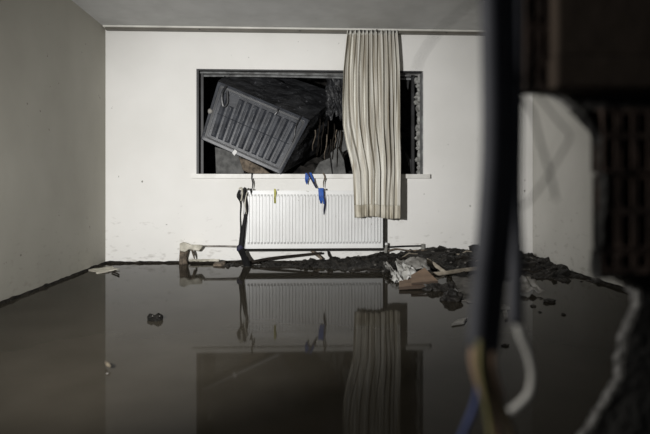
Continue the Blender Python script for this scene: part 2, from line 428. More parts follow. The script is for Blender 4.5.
# front panel slab
q0 = [fq(0, 0), fq(1, 0), fq(1, 1), fq(0, 1)]
MB().loft([p - nrm*0.03 for p in q0], q0).build('panel', M['panel'], box, bevel=0.008)
def rrect(i0, r_, n=5):
    W = 1.0; out = []
    ax, ay = 0.93, 0.62
    for (cx, cy, a0) in ((1-i0-r_/ax, i0*1.5+r_/ay, -90), (1-i0-r_/ax, 1-i0*1.5-r_/ay, 0), (i0+r_/ax, 1-i0*1.5-r_/ay, 90), (i0+r_/ax, i0*1.5+r_/ay, 180)):
        for k in range(n+1):
            a = math.radians(a0 + 90*k/n); out.append((cx + math.cos(a)*r_/ax, cy + math.sin(a)*r_/ay))
    return out
def ring(i0, i1, r0, r1, h0, h1, name, m_):
    o_ = rrect(i0, r0); i_ = rrect(i1, r1); n = len(o_)
    b = MB()
    rows = [[fq(s, t, -0.01) for s, t in o_], [fq(s, t, h0) for s, t in o_], [fq(s, t, h1) for s, t in i_], [fq(s, t, -0.01) for s, t in i_]]
    f = []
    for j in range(4):
        for k in range(n): f.append((j*n+k, j*n+(k+1) % n, ((j+1) % 4)*n+(k+1) % n, ((j+1) % 4)*n+k))
    b.add([p for r_ in rows for p in r_], f); return b.build(name, m_, box)
ring(0.004, 0.03, 0.03, 0.03, 0.012, 0.016, 'rim', M['panel'])
ring(0.036, 0.052, 0.03, 0.028, 0.004, 0.003, 'gasket', M['panel_edge'])
ring(0.055, 0.067, 0.028, 0.026, 0.011, 0.011, 'bead', M['panel'])
NR = 10
for k in range(NR):
    s0 = 0.095 + 0.82*k/NR; s1 = s0 + 0.82/NR*0.80
    ta, tb = (0.13 if k != 1 else 0.3), 0.885
    a = [fq(s0, ta, -0.002), fq(s1, ta, -0.002), fq(s1, tb, -0.002), fq(s0, tb, -0.002)]
    c = [fq(s0+.006, ta+.02, 0.006), fq(s1-.03, ta+.02, 0.011), fq(s1-.03, tb-.02, 0.011), fq(s0+.006, tb-.02, 0.006)]
    rb = MB().loft(a, c).build('rib', M['panel'], box)
    # scuffed crest of the rib; pale strips also paint in thin highlights
    for (u0, u1) in ((rnd.uniform(.16, .3), rnd.uniform(.36, .5)), (rnd.uniform(.52, .6), rnd.uniform(.68, .85))):
        if rnd.random() < 0.25: continue
        u0 = max(u0, ta+.03)
        a = [fq(s1-.034, u0, 0.0100), fq(s1-.030, u0, 0.0100), fq(s1-.030, u1, 0.0100), fq(s1-.034, u1, 0.0100)]
        MB().loft(a, [p+nrm*0.003 for p in a]).build('scuff_highlight', M['scuff_highlight'], rb)
fr = MB().tube([fq(.09, .5, .010), fq(.5, .505, .010), fq(.92, .5, .010)], .003, n=4).build('cross_bead', M['panel'], box)
# scuffed edge strips, latch bits
MB().blob(fq(0.012, 0.52, 0.012), (0.022, 0.015, 0.026), 3, 0.25).build('latch', M['grey_sheet'], box)
MB().loft([fq(0.405, 0.93, .012), fq(0.44, 0.95, .012), fq(0.425, 1.03, .012), fq(0.39, 1.0, .012)], [fq(0.405, 0.93, .018), fq(0.44, 0.95, .018), fq(0.425, 1.03, .018), fq(0.39, 1.0, .018)]).build('white_label', M['white_scrap'], box)
MB().tube([fq(0.66, 0.02, 0.02), fq(0.665, 0.09, 0.024), fq(0.655, 0.15, 0.018)], 0.008, n=6).build('hinge', M['panel_edge'], box)
MB().tube([fq(0.905, 0.01, 0.02), fq(0.90, 0.2, 0.03), fq(0.93, 0.33, 0.02), fq(0.94, 0.45, 0.018)], 0.007, n=6).build('torn_seal', M['panel_edge'], box)
MB().tube([fq(0.10, 0.02, 0.02), fq(0.08, 0.18, 0.035), fq(0.13, 0.36, 0.025), fq(0.16, 0.28, 0.02), fq(0.12, 0.1, 0.02)], 0.012, n=6, flat=0.5).build('torn_seal', M['panel_edge'], box)

# ragged roots / shredded wires on the right of the box
for k in range(11):
    x = 316 + k*2.6 + rnd.uniform(-1, 1)
    y0 = 118 + rnd.uniform(0, 22); y1 = rnd.uniform(150, 172); Y = D+0.10+rnd.uniform(0, .12)
    pts = [P(x, y0, Y)]
    for j in range(1, 5): pts.append(P(x + rnd.uniform(-1.1, 1.1) - 0.8*j, y0+(y1-y0)*j/4, Y+rnd.uniform(-.02, .02)))
    o = MB().tube(pts, [0.008, 0.007, 0.006, 0.005, 0.003], n=5, sub=3).build('torn_root', M['twig'] if k % 4 else M['rust'], smooth=True)
    tag(o, 'thin torn root dangling beside the black box in the window', 'root', 'roots dangling in the window')
# dark torn sheeting at the head of the opening, right of the box
b = MB()
b.grid(lambda u, v: P(326+20*u+2*nz(v*5, 1), 78+52*v*(0.75+0.25*nz(u*6, 2)), D+0.16+0.03*nz(u*7, v*6)), 14, 18, (0, 0.004, 0))
tag(b.build('torn_sheeting', M['casing']), 'torn black sheeting hanging between the box and the curtain', 'sheeting')

def chunk(name, pxs, Y, th, m_, label, cat, group=None):
    c = [P(x, y, Y) for x, y in pxs]
    ce = sum(c, Vector())/len(c)
    back = [ce + (p-ce)*0.85 + Vector((0, th, 0)) for p in c]
    mid = [ce + (p-ce)*1.06 + Vector((0, th*0.35, 0)) for p in c]
    b = MB(); n = len(c)
    f = [tuple(reversed(range(n))), tuple(range(2*n, 3*n))]
    for j in range(2):
        for i in range(n): f.append((j*n+i, j*n+(i+1) % n, (j+1)*n+(i+1) % n, (j+1)*n+i))
    b.add(c+mid+back, f)
    return tag(b.build(name, m_, bevel=0.006), label, cat, group)
chunk('concrete_chunk', [(313, 174), (320, 162), (330, 158), (332, 174)], D+0.10, 0.1, M['concrete'], 'grey broken concrete chunk on the sill below the roots', 'rubble')
chunk('concrete_chunk', [(333, 174), (331, 153), (338, 147), (344, 160), (346, 174)], D+0.14, 0.1, M['concrete'], 'grey concrete chunk on the sill next to the curtain edge', 'rubble')
chunk('concrete_chunk', [(336, 147), (337, 131), (347, 130), (350, 148), (343, 152)], D+0.2, 0.12, M['concrete'], 'upper grey concrete block half hidden by the curtain', 'rubble')
chunk('earth_block', [(216, 173.5), (215, 147), (226, 150), (242, 157), (244, 173.5)], D+0.16, 0.15, M['concrete'], 'grey earthy block under the black box on the sill', 'rubble')
b = MB()
pts = [(239, 157), (247, 160), (263, 168), (270, 173.5), (250, 173.5), (243, 170)]
o = chunk('bent_plate', pts, D+0.02, 0.06, M['rust'], 'bent rusty brown plate wedged under the black box', 'metal plate')

# ------------------------------------------------------------------ radiator
RF = D - 0.13
rx0, rx1 = P(244.5, 220, RF).x, P(383.5, 220, RF).x
rz1, rz0 = P(310, 190.5, RF).z, P(310, 248.6, RF).z
rad = empty('radiator', ((rx0+rx1)/2, D-0.06, rz0), 'white fluted panel radiator on the wall under the window', 'radiator')
b = MB()
NF = 41
prof = [(0.0, 0.0)]
mg = 0.022; pit = (rx1-rx0-2*mg)/NF
xs = [(rx0, 0.0), (rx0+mg*0.8, 0.0)]
for k in range(NF):
    c = rx0+mg+pit*(k+0.5)
    xs += [(c-pit*0.38, 0.0), (c-pit*0.27, 1.0), (c+pit*0.27, 1.0), (c+pit*0.38, 0.0)]
xs += [(rx1-mg*0.8, 0.0), (rx1, 0.0)]
H = rz1-rz0
zr = [(0.0, 0.0), (0.075, 0.0), (0.115, 1.0), (0.90, 1.0), (0.935, 0.0), (1.0, 0.0)]
for (z, a) in zr:
    for (x, e) in xs: b.v.append(Vector((x, RF + 0.022*(1 - e*a), rz0+H*z)))
nx = len(xs)
for j in range(len(zr)-1):
    for i in range(nx-1): b.f.append((j*nx+i, j*nx+i+1, (j+1)*nx+i+1, (j+1)*nx+i))
b.build('front_panel', M['radiator'], rad, fix=False)
MB().box((rx0, RF+0.024, rz0), (rx1, RF+0.032, rz1)).build('water_panel', M['radiator_dark'], rad)
MB().box((rx0+0.01, D-0.045, rz0+0.01), (rx1-0.01, D-0.033, rz1-0.01)).build('rear_panel', M['radiator'], rad)
for s, x in ((0, rx0-0.002), (1, rx1-0.004)):
    MB().box((x, RF+0.006, rz0+0.004), (x+(0.006 if s == 0 else 0.016), D-0.034, rz1+0.002)).build('side_cover', M['radiator'] if s == 0 else M['radiator_dark'], rad)  # right cover wider and dark: cast shadow beside the radiator put into its colour
for k in range(46):
    x = rx0+0.02+(rx1-rx0-0.04)*k/45
    MB().box((x, RF+0.033, rz1-0.008), (x+0.012, D-0.036, rz1)).build('grille_bar', M['radiator'], rad)
MB().box((rx0, RF+0.006, rz0-0.02), (rx1, RF+0.06, rz0-0.0005)).build('bottom_shade_strip', M['radiator_dark'], rad)  # dark strip standing for the shadow line below the radiator
for px in (262, 366):
    x = P(px, 220, D).x
    MB().box((x, D-0.034, rz0+0.02), (x+0.03, D-0.0005, rz1-0.03)).build('bracket', M['chrome'], rad)
vz = P(388, 252, RF+0.03).z
vx = P(387.5, 252, RF+0.03).x
vv = MB().tube([(rx1-0.01, RF+0.04, rz0+0.03), (rx1+0.03, RF+0.04, rz0+0.03)], 0.012, n=8).tube([(rx1+0.03, RF+0.04, rz0+0.03), (rx1+0.03, RF+0.04, rz0-0.05)], [0.018, 0.014], n=10).build('valve', M['chrome'], rad, smooth=False)
MB().tube([(rx1+0.03, RF+0.04, rz0+0.03), (rx1+0.03, RF+0.04, rz0+0.05)], [0.02, 0.017], n=10).build('valve_cap', M['radiator'], vv)
MB().tube([(rx0+0.01, RF+0.04, rz0+0.03), (rx0-0.05, RF+0.04, rz0+0.03)], 0.012, n=8).build('lockshield', M['chrome'], rad)
# small black clip hanging over the radiator's top left
o = MB().loft([P(249.5, 188.5, RF-.006), P(252.5, 188.5, RF-.006), P(251, 195, RF-.006)], [P(249.5, 188.5, RF-.001), P(252.5, 188.5, RF-.001), P(251, 195, RF-.001)]).build('rubber_scrap', M['black'])
tag(o, 'small black scrap stuck on the radiator top left corner', 'scrap')

# pipes
lp = MB().tube([P(204, 246.2, D-0.03), P(222, 246.2, D-0.03), P(240, 246.6, D-0.05)], 0.009, n=8).build('heating_pipe', M['pipe'], smooth=True)
tag(lp, 'thin steel heating pipe running left from the radiator', 'pipe')
o = MB().tube([P(386, 247.2, D-0.05), P(404, 246.2, D-0.04), P(424, 245.8, D-0.03)], 0.008, n=8).build('heating_pipe', M['black'], smooth=True)
tag(o, 'upper thin dark pipe running right from the radiator valve', 'pipe')
o = MB().tube([P(388, 251.0, D-0.05), P(396, 249.0, D-0.06), P(408, 250.5, D-0.05), P(428, 250.4, D-0.04)], 0.009, n=8).build('heating_pipe', M['rust'], smooth=True)
tag(o, 'lower crooked brown pipe right of the radiator valve', 'pipe')
o = MB().box(P(421.5, 249.5, D-0.045), P(423.5, 243.5, D-0.001)).build('pipe_clip', M['chrome'])
tag(o, 'small upright pipe clip on the wall right of the curtain', 'clip')
# pale putty chunk and corroded post left
post = empty('pipe_stub', P(184, 262, D-0.08), 'corroded pipe stub capped with pale plaster left of the radiator', 'pipe stub')
MB().tube([P(183.5, 266, D-0.08), P(183, 258, D-0.08), P(184, 251, D-0.08), P(183.5, 247, D-0.08)], [0.045, 0.036, 0.042, 0.035], n=10).build('stub', M['rust'], post)
cp = MB()
pp = [(179.5, 243.5), (184, 241.8), (190, 244.4), (202, 244.8), (202.5, 247), (199, 251), (194, 250.3), (189, 249.3), (185, 252), (180, 251)]
f_ = [P(x, y, D-0.13) for x, y in pp]; bk = [P(x, y, D-0.02) for x, y in pp]
cp.loft(f_, bk).build('plaster_cap', M['pale_putty'], post, bevel=0.008)
MB().tube([P(192, 250, D-0.12), P(193.5, 254, D-0.12), P(194.5, 259, D-0.11)], [0.01, 0.012, 0.004], n=6).build('torn_flap', M['rust'], post)
b = MB(); a = P(212.5, 268, D-0.22); c = P(225, 259.0, D-0.22)
o = MB().hexa([(a.x, D-.24, -.06), (c.x, D-.24, -.06), (c.x, D-.10, -.06), (a.x, D-.10, -.06)], [(a.x+.01, D-.24, .018), (c.x, D-.235, .028), (c.x-.01, D-.10, .03), (a.x, D-.10, .02)]).build('sunken_block', M['rust'], bevel=0.006)
tag(o, 'small brown block half sunk in water below the left pipe', 'block')
o = MB().grid(lambda u, v: P(189+30*u, 259.2+2.2*v+0.6*nz(u*9, v*3), D-0.04-0.03*v), 16, 3, (0, 0.006, 0)).build('torn_skirting', M['pale_putty'])
tag(o, 'loose pale skirting strip at the waterline below the left pipe', 'skirting')

# ------------------------------------------------------------------ curtain
cur = empty('curtain', P(374, 217, D-0.12), 'soiled cream curtain hanging bunched over the right of the window', 'curtain')
CY = RY - 0.01
EDGE = [(30, 347, 397.5), (45, 345.7, 398.8), (70, 343.2, 400.5), (100, 342.3, 401.2), (125, 343.0, 401.6), (142, 346.0, 402.0), (158, 350.0, 402.4), (172, 353.0, 402.2), (190, 353.6, 401.6), (218, 354.3, 401.4)]
def edges(y):
    for (y0, a0, b0), (y1, a1, b1) in zip(EDGE, EDGE[1:]):
        if y <= y1:
            t = (y-y0)/(y1-y0); return a0+(a1-a0)*t, b0+(b1-b0)*t
    return EDGE[-1][1:]
def drape(s, y):
    e0, e1 = edges(y); t = (y-31)/187.0
    k = min(1, t*1.6)
    sw = s + 0.018*math.sin(6*s+2.5*t) + 0.012*math.sin(13*s+1+1.5*t) + 0.010*nz(s*9, t*2.2)
    w1 = math.sin(2*math.pi*12.5*sw + 0.5*math.sin(3*t+s*4))
    w2 = math.sin(2*math.pi*(8.3*sw) + 0.9*t + 1.1*math.sin(2.3*t+s*7))
    w4 = math.sin(2*math.pi*(15.5*sw) + 2.2*t + 1.3*math.sin(3*t+s*9))
    amp2 = 0.65 + 0.7*nz(s*6, t*1.7, 4)
    dpt = 0.022*(1-0.7*k)*w1 + 0.030*(0.2+0.8*k)*w2*amp2*min(1, 0.35+t*2) + 0.011*k*w4*(0.7+0.8*nz(s*8, t*2, 9)) + 0.012*nz(s*20, t*2.5, 1)
    dx = 0.5*(1.2*math.cos(2*math.pi*7.2*s+t*2)*k)
    yy = y + (0.9*math.sin(s*9+1) + 1.8*s - 0.8)*max(0, t-0.85)/0.15
    Yc = CY - 0.025 - 0.115*min(1, max(0, t-0.45)/0.38) - (1.6-0.5*max(0, t-0.6)/0.4)*dpt
    edge = math.sin(math.pi*s)
    p = P(e0+(e1-e0)*s + dx*edge, yy, CY-0.03-0.115*min(1, max(0, t-0.45)/0.38))
    return Vector((p.x, Yc, p.z))
MB().grid(lambda u, v: drape(u, 32+(205.5-32)*v), 190, 90, (0, 0.003, 0)).build('fabric', M['curtain'], cur, smooth=True, fix=False)
MB().grid(lambda u, v: drape(u, 205+(217.6-205)*v)+Vector((0, -0.003, 0)), 190, 8, (0, 0.008, 0)).build('hem', M['hem'], cur, smooth=True, fix=False)
MB().grid(lambda u, v: drape(u, 30.8+(34.5-30.8)*v)+Vector((0, -0.002, 0)), 160, 2, (0, 0.007, 0)).build('heading_tape', M['rail'], cur, smooth=True, fix=False)
for k in range(13):
    p = drape((k+0.3)/12.8, 31.5)
    MB().tube([p+Vector((0, 0.002, -0.01)), p+Vector((0, -0.012, 0.005)), Vector((p.x, CY, ZC-0.03))], 0.004, n=5).build('hook', M['frame_dark'], cur)

# ------------------------------------------------------------------ straps, scraps hanging below the window
st = empty('cable_tangle', P(243, 266, D-0.17), 'black cable and strap tangle hanging at the radiator left edge', 'cable')
Yt = RF-0.03
MB().tube([P(240, 190, Yt), P(238.6, 196, Yt), P(241, 203, Yt), P(240.5, 216, Yt), P(241, 232, Yt), P(239.5, 250, Yt)], [.012, .02, .010, .007, .010, .016], n=6, flat=.5).build('strand', M['black'], st)
MB().tube([P(245.5, 187.5, Yt), P(244.0, 192, Yt), P(245.3, 199, Yt), P(247, 209, Yt), P(244.8, 219, Yt), P(243, 233, Yt), P(241, 248, Yt)], [.012, .024, .016, .010, .016, .02, .026], n=6, flat=.5).build('strand', M['black'], st)
MB().tube([P(239, 189, Yt-.02), P(241.5, 188, Yt-.02), P(242.3, 194, Yt-.02), P(240.8, 201, Yt-.02)], [.008, .01, .008, .004], n=6).build('frayed_end', M['pale_putty'], st)
MB().tube([P(247, 192, Yt-.01), P(245, 203, Yt-.01), P(246.4, 214, Yt-.01)], [.004, .006, .003], n=5).build('frayed_end', M['pale_putty'], st)
MB().blob(P(240, 248.5, Yt), (.035, .02, .045), 5, .35).build('knot', M['navy'], st)
MB().tube([P(241, 250, Yt), P(243.5, 256, Yt-.04), P(246, 262, Yt-.08), P(247.5, 268, Yt-.12)], [.035, .03, .038, .03], n=7, flat=.6).build('strap_end', M['black'], st)

def ribbon(pxs, ws, Y, m_, name, label, cat, parent=None):
    L = [P(x-w_, y, Y) for (x, y), w_ in zip(pxs, ws)]; R_ = [P(x+w_, y, Y+0.004) for (x, y), w_ in zip(pxs, ws)]
    b = MB(); n = len(L)
    for i in range(n):
        k = 0.006*math.sin(i*1.7)
        b.v += [L[i]+Vector((0, -.003+k, 0)), R_[i]+Vector((0, -.003-k, 0)), R_[i]+Vector((0, .001-k, 0)), L[i]+Vector((0, .001+k, 0))]
    for i in range(n-1):
        for k in range(4): b.f.append((4*i+k, 4*i+(k+1) % 4, 4*i+4+(k+1) % 4, 4*i+4+k))
    b.f += [(3, 2, 1, 0), (4*n-4, 4*n-3, 4*n-2, 4*n-1)]
    o = b.build(name, m_, parent)
    return tag(o, label, cat) if parent is None else o
YS = D-0.068
s1 = empty('blue_strap', P(307, 187, YS), 'forked blue strap scrap hanging over the window sill', 'strap')
ribbon([(307.5, 173), (306.8, 178), (306.4, 181), (306.9, 184.5)], [2.2, 1.9, 1.3, 0.4], YS, M['blue'], 'strap_tail', None, None, s1)
ribbon([(308.8, 173), (311.2, 178), (314, 183.5), (316.4, 188.3)], [2.2, 1.3, 1.1, 0.8], YS-0.012, M['navy'], 'strap_tail', None, None, s1)
ribbon([(310.2, 172.6), (312.0, 177), (314, 182)], [1.0, 1.0, 0.5], YS-0.02, M['blue'], 'strap_tail', None, None, s1)
YB = RF-0.012
s2 = empty('blue_strap', P(322, 214, YB), 'long blue strap scrap hanging over the radiator top', 'strap')
ribbon([(319.8, 188), (320.4, 194), (320.6, 199), (321.2, 203.5)], [1.7, 1.9, 1.5, 0.8], YB, M['blue'], 'strap_tail', None, None, s2)
ribbon([(322.9, 188.2), (323.4, 196), (325.2, 203), (324.3, 209), (323.8, 214.5)], [1.3, 1.3, 1.0, 0.9, 0.3], YB-0.008, M['navy'], 'strap_tail', None, None, s2)
ribbon([(322.4, 188), (322.6, 197), (323.9, 204)], [1.0, 0.9, 0.6], YB-0.016, M['blue'], 'strap_tail', None, None, s2)
ribbon([(274.9, 188.8), (275.1, 193), (274.8, 198), (275.0, 203.3)], [0.9, 1.1, 0.9, 0.9], RF-0.008, M['yellow'], 'yellow_tag', 'narrow yellow strip hanging on the radiator front', 'strip')
o = MB().tube([P(252.2, 172.8, YS), P(251.8, 178, YS), P(252.8, 183, YS), P(252.2, 188.6, YS)], [.008, .006, .007, .004], n=6).build('loose_wire', M['black']); tag(o, 'short black wire hanging from sill above radiator left end', 'wire')
o = MB().tube([P(323.0, 172.8, YS), P(325.0, 177, YS), P(323.6, 182, YS), P(323.5, 187.5, YS)], [.007, .009, .006, .003], n=6).build('root_scrap', M['rust']); tag(o, 'brown root scrap hanging over the sill above the long blue strap', 'root')

# ------------------------------------------------------------------ mud heap along back wall and in the right corner
def lerp_tab(tab, x):
    if x <= tab[0][0]: return tab[0][1]
    for (x0, a), (x1, c) in zip(tab, tab[1:]):
        if x <= x1: return a+(c-a)*(x-x0)/(x1-x0)
    return tab[-1][1]
HB = [(-0.75, -0.03), (-0.45, -0.012), (-0.1, 0.004), (0.1, 0.025), (0.4, 0.045), (0.8, 0.075), (1.05, 0.09), (1.4, 0.125), (1.9, 0.12), (2.15, 0.09), (2.4, 0.07)]
DP = [(-0.7, 0.2), (-0.2, 0.32), (0.3, 0.5), (0.8, 0.75), (1.1, 0.9), (1.5, 1.05), (1.9, 1.1), (2.3, 1.25)]
def mud_h(x, y):
    hb = lerp_tab(HB, x); dp = lerp_tab(DP, x)
    t = (D-y)/dp
    h = hb*max(-0.6, 1 - t**1.3 - 0.15*t) + 0.030*nz(x*5, y*6)*(1 if hb > 0.03 else 0.5) + 0.026*nz(x*14, y*14, 3)+0.018*nz(x*33, y*33, 5)
    if t > 1.0: h -= 0.06*(t-1.0)
    return h
b = MB()
b.grid(lambda u, v: (lambda x, y: (x, y, max(-0.1, mud_h(x, y))))(-0.8+(XR+0.8)*u, 3.85+(D-3.85)*v), 200, 110, (0, 0, -0.08))
tag(b.build('mud_heap', M['mud'], smooth=False), 'wet black mud heap along the back wall and right corner', 'mud', kind='stuff')

clod_meshes = []
for k in range(7):
    b = MB().blob((0, 0, 0), (1, 1, 0.75), seed=k+11, rough=0.55, sub=1)
    me = bpy.data.meshes.new('mud_clod'); me.from_pydata([tuple(v) for v in b.v], [], b.f); me.materials.append(M['clod'] if k % 3 else M['mud'])
    clod_meshes.append(me)
cnt = 0
tries = 0
while cnt < 150 and tries < 6000:
    tries += 1
    x = rnd.uniform(-0.1, XR-0.06); y = rnd.uniform(3.95, D-0.06)
    h = mud_h(x, y)
    if h < 0.004: continue
    s = rnd.choice([0.014, 0.018, 0.022, 0.028, 0.036, 0.045]) * rnd.uniform(0.8, 1.2)
    if x < 0.8: s *= 0.75
    o = bpy.data.objects.new('mud_clod', clod_meshes[cnt % 7]); col.objects.link(o)
    o.location = (min(x, XR-s*1.2), min(y, D-s*1.3), h+s*0.35); o.scale = (s, s*rnd.uniform(.7, 1.1), s*rnd.uniform(.7, 1.1))
    o.rotation_euler = (rnd.uniform(-.4, .4), rnd.uniform(-.4, .4), rnd.uniform(0, 6.28))
    tag(o, 'dark wet mud clod lying on the mud heap by the back wall', 'mud clod', 'mud clods on the heap')
    cnt += 1
# pale grit and pebbles
for k in range(26):
    for _ in range(200):
        x = rnd.uniform(0.3, XR-0.1); y = rnd.uniform(4.1, D-0.08); h = mud_h(x, y)
        if h > 0.0: break
    s = rnd.uniform(0.007, 0.016)
    o = MB().blob((x, y, h+s*0.5), (s*1.3, s, s*0.8), seed=k, rough=0.4, sub=1).build('pebble', M['silt'])
    tag(o, 'small pale stone lying on the black mud heap', 'stone', 'pale stones on the mud heap')
# twigs in the heap
for k in range(18):
    for _ in range(200):
        x = rnd.uniform(-0.3, XR-0.3); y = rnd.uniform(4.3, D-0.1); h = mud_h(x, y)
        if h > 0.0: break
    a = rnd.uniform(-0.5, 0.5); L = rnd.uniform(0.12, 0.34)
    p0 = Vector((x-L/2*math.cos(a), y-L/2*math.sin(a), 0)); p1 = Vector((x+L/2*math.cos(a), y+L/2*math.sin(a), 0))
    pts = []
    for j in range(5):
        q_ = p0.lerp(p1, j/4); q_.x = min(max(q_.x, XL+.05), XR-.05); q_.y = min(q_.y, D-0.03)
        q_.z = max(0.0, mud_h(q_.x, q_.y)) + 0.012 + 0.012*rnd.random(); pts.append(q_)
    o = MB().tube(pts, [0.004, 0.007, 0.006, 0.006, 0.003], n=5, sub=2).build('mud_twig', M['twig'] if k % 4 else M['wood'])
    tag(o, 'thin twig lying tangled on the black mud heap', 'twig', 'twigs on the mud heap')

# sticks leaning below the radiator
o = MB().tube([P(246, 263.5, D-0.16), P(270, 258.5, D-0.12), P(296, 255.5, D-0.10), P(322, 252.8, D-0.09)], [.018, .014, .012, .010], n=7).build('branch', M['twig']); tag(o, 'long dark branch slanting up below the radiator', 'branch')
o = MB().tube([P(311, 250.5, D-0.04), P(316, 254, D-0.06), P(322, 259, D-0.1)], [.012, .018, .012], n=7).build('branch', M['rust']); tag(o, 'short brown stick propped under the middle of radiator', 'branch')
o = MB().tube([P(328, 251, D-0.05), P(329, 255, D-0.06), P(331.5, 259, D-0.08)], [.008, .012, .006], n=6).build('branch', M['twig']); tag(o, 'small dark forked twig upright below the radiator', 'branch')
o = MB().tube([P(252, 270, D-0.45), P(275, 268.5, D-0.4), P(300, 268, D-0.36)], [.01, .014, .008], n=7).build('branch', M['twig']); tag(o, 'thin dark stick floating in front of radiator left half', 'branch')

# ------------------------------------------------------------------ rubbish on the heap
def sheet(name, quad, m_, label, cat, amp=0.03, nu=16, nv=12, seed=0.0, th=0.004, sag=0.0, parent=None, z0=0.0):
    A, B, C, E = quad
    def fn(u, v):
        p = A.lerp(B, u).lerp(E.lerp(C, u), v)
        wob = 0.12*nz(u*4+seed, v*4, 7)
        k = nz(u*3.4+seed, v*3.1, seed)*amp + nz(u*8+seed, v*7.5, 2)*amp*0.6
        q_ = p + Vector((wob*0.25, wob*0.2, k - sag*math.sin(math.pi*u)))
        q_.z = max(q_.z, z0+0.003, 0.004)
        return q_
    b = MB().grid(fn, nu, nv, (0, 0.0005, -th))
    o = b.build(name, m_, parent, smooth=True)
    return tag(o, label, cat) if parent is None else o
sheet('grey_sheet', [G(396, 259, .11), G(421, 258, .13), G(431, 267, .10), G(399, 270, .08)], M['grey_sheet'], 'crumpled grey sheet on the mud behind the white rag', 'sheet', 0.035, seed=1.3)
sheet('white_rag', [G(395, 264, .09), G(407, 263, .11), G(424, 275, .07), G(402, 282, .02)], M['white_sheet'], 'crumpled white plastic rag beside the two tan boards', 'rag', 0.045, seed=4.2)
sheet('pale_scrap', [G(383, 262, .07), G(388, 263, .07), G(397, 273, .05), G(391, 274, .04)], M['grey_sheet'], 'twisted pale scrap left of the white rag', 'scrap', 0.03, 10, 6, seed=7.7)
sheet('pale_scrap', [G(391, 271, .06), G(400, 270, .07), G(403, 281, .03), G(394, 280, .02)], M['white_sheet'], 'dirty white crumpled scrap below the white rag', 'scrap', 0.035, 10, 8, seed=9.7)
def board(name, quad, th, m_, label, cat, edge=None):
    t = empty(name, (sum(quad, Vector())/4), label, cat)
    lo = [p - Vector((0, 0, th)) for p in quad]
    MB().loft(lo, quad).build('board', m_, t)
    if edge:
        A, B = quad[2], quad[3]
        MB().loft([A+Vector((0, -.004, 0)), B+Vector((0, -.004, 0)), B+Vector((0, -.004, -th)), A+Vector((0, -.004, -th))], [A+Vector((0, 0, .001)), B+Vector((0, 0, .001)), B+Vector((0, 0, -th)), A+Vector((0, 0, -th))]).build('dark_edge', edge, t)
    return t
board('tan_board', [G(399, 281, .03), G(412, 278, .04), G(425, 285.5, .03), G(399, 287, .025)], 0.02, M['tan_board'], 'lower tan board lying nearest the water', 'board', M['board_edge'])
board('tan_board', [G(411, 275, .075), G(424.5, 267.5, .115), G(438, 281, .055), G(411.5, 283.0, .05)], 0.014, M['tan_board'], 'upper tan board resting across the white rag', 'board', M['board_edge'])
o = MB().tube([G(431, 274.5, .05), G(445, 273, .06), G(462, 270.5, .06), G(479, 268.2, .06)], [.018, .016, .018, .016], n=6, flat=.6).build('wooden_batten', M['wood']); tag(o, 'pale wooden batten lying flat right of the tan boards', 'wood')
o = MB().tube([P(426, 260, 4.75), P(434, 265, 4.72), P(446, 273, 4.65)], [.02, .022, .014], n=6, flat=.5).build('wooden_batten', M['wood']); tag(o, 'pale slanting batten leaning behind the upper tan board', 'wood')
sheet('silt_film', [G(452, 276, .012), G(482, 274, .012), G(482, 304, .004), G(462, 301, .004)], M['silt'], 'flat grey silt patch on the water left of the cables', 'silt', 0.008, seed=3.0)['kind'] = 'stuff'
sheet('plastic_sheet', [G(518, 277, .07), G(529, 277, .08), G(544, 292, .02), G(520, 291, .03)], M['grey_sheet'], 'crumpled pale sheet right of the hanging cables', 'sheet', 0.03, seed=5.5)
o = MB().blob(G(452, 298, 0.012), (.068, .06, .045), 21, .55, 3).build('mud_lump', M['mud']); tag(o, 'big dark mud lump at the water edge below the batten', 'mud lump')
o = MB().blob(G(447, 288, 0.02), (.055, .05, .04), 25, .55, 3).build('mud_lump', M['mud']); tag(o, 'smaller mud lump just behind the big mud lump', 'mud lump')
o = MB().blob(G(434, 288, 0.015), (.07, .04, .03), 29, .55, 3).build('mud_lump', M['mud']); tag(o, 'flat mud lump in front of the upper tan board', 'mud lump')
def shard(pxs, z, th, m_, name, label, cat):
    q = [G(x, y, z) for x, y in pxs]
    o = MB().loft([p-Vector((0, 0, th)) for p in q], q).build(name, m_); return tag(o, label, cat)
shard([(451.5, 323.5), (458, 319.5), (467, 317.5), (464, 321.5)], .012, .014, M['grey_sheet'], 'pale_shard', 'pale pointed shard floating left of the dark cables', 'shard')
shard([(503, 311), (507, 309.5), (508, 318), (505, 319)], .010, .012, M['grey_sheet'], 'pale_shard', 'pale shard floating between the dark cables', 'shard')
shard([(500, 304), (509, 305), (510, 308), (501, 308)], .010, .012, M['grey_sheet'], 'pale_shard', 'small pale sliver behind the cables on the water', 'shard')
for (x, y, s, lab) in ((549, 301, .04, 'dark lump floating right of the pale sheet'), (533, 306, .018, 'small dark crumb floating below the pale sheet'), (563.5, 314.5, .015, 'tiny dark crumb floating near the right wall'), (505, 345.5, .018, 'small dark crumb floating beside the cable ends'), (540, 312, .012, 'tiny dark crumb floating in front of the corner heap')):
    o = MB().blob(G(x, y, s*.15), (s, s*.8, s*.45), x, .5, 2).build('floating_lump', M['clod']); tag(o, lab, 'lump')
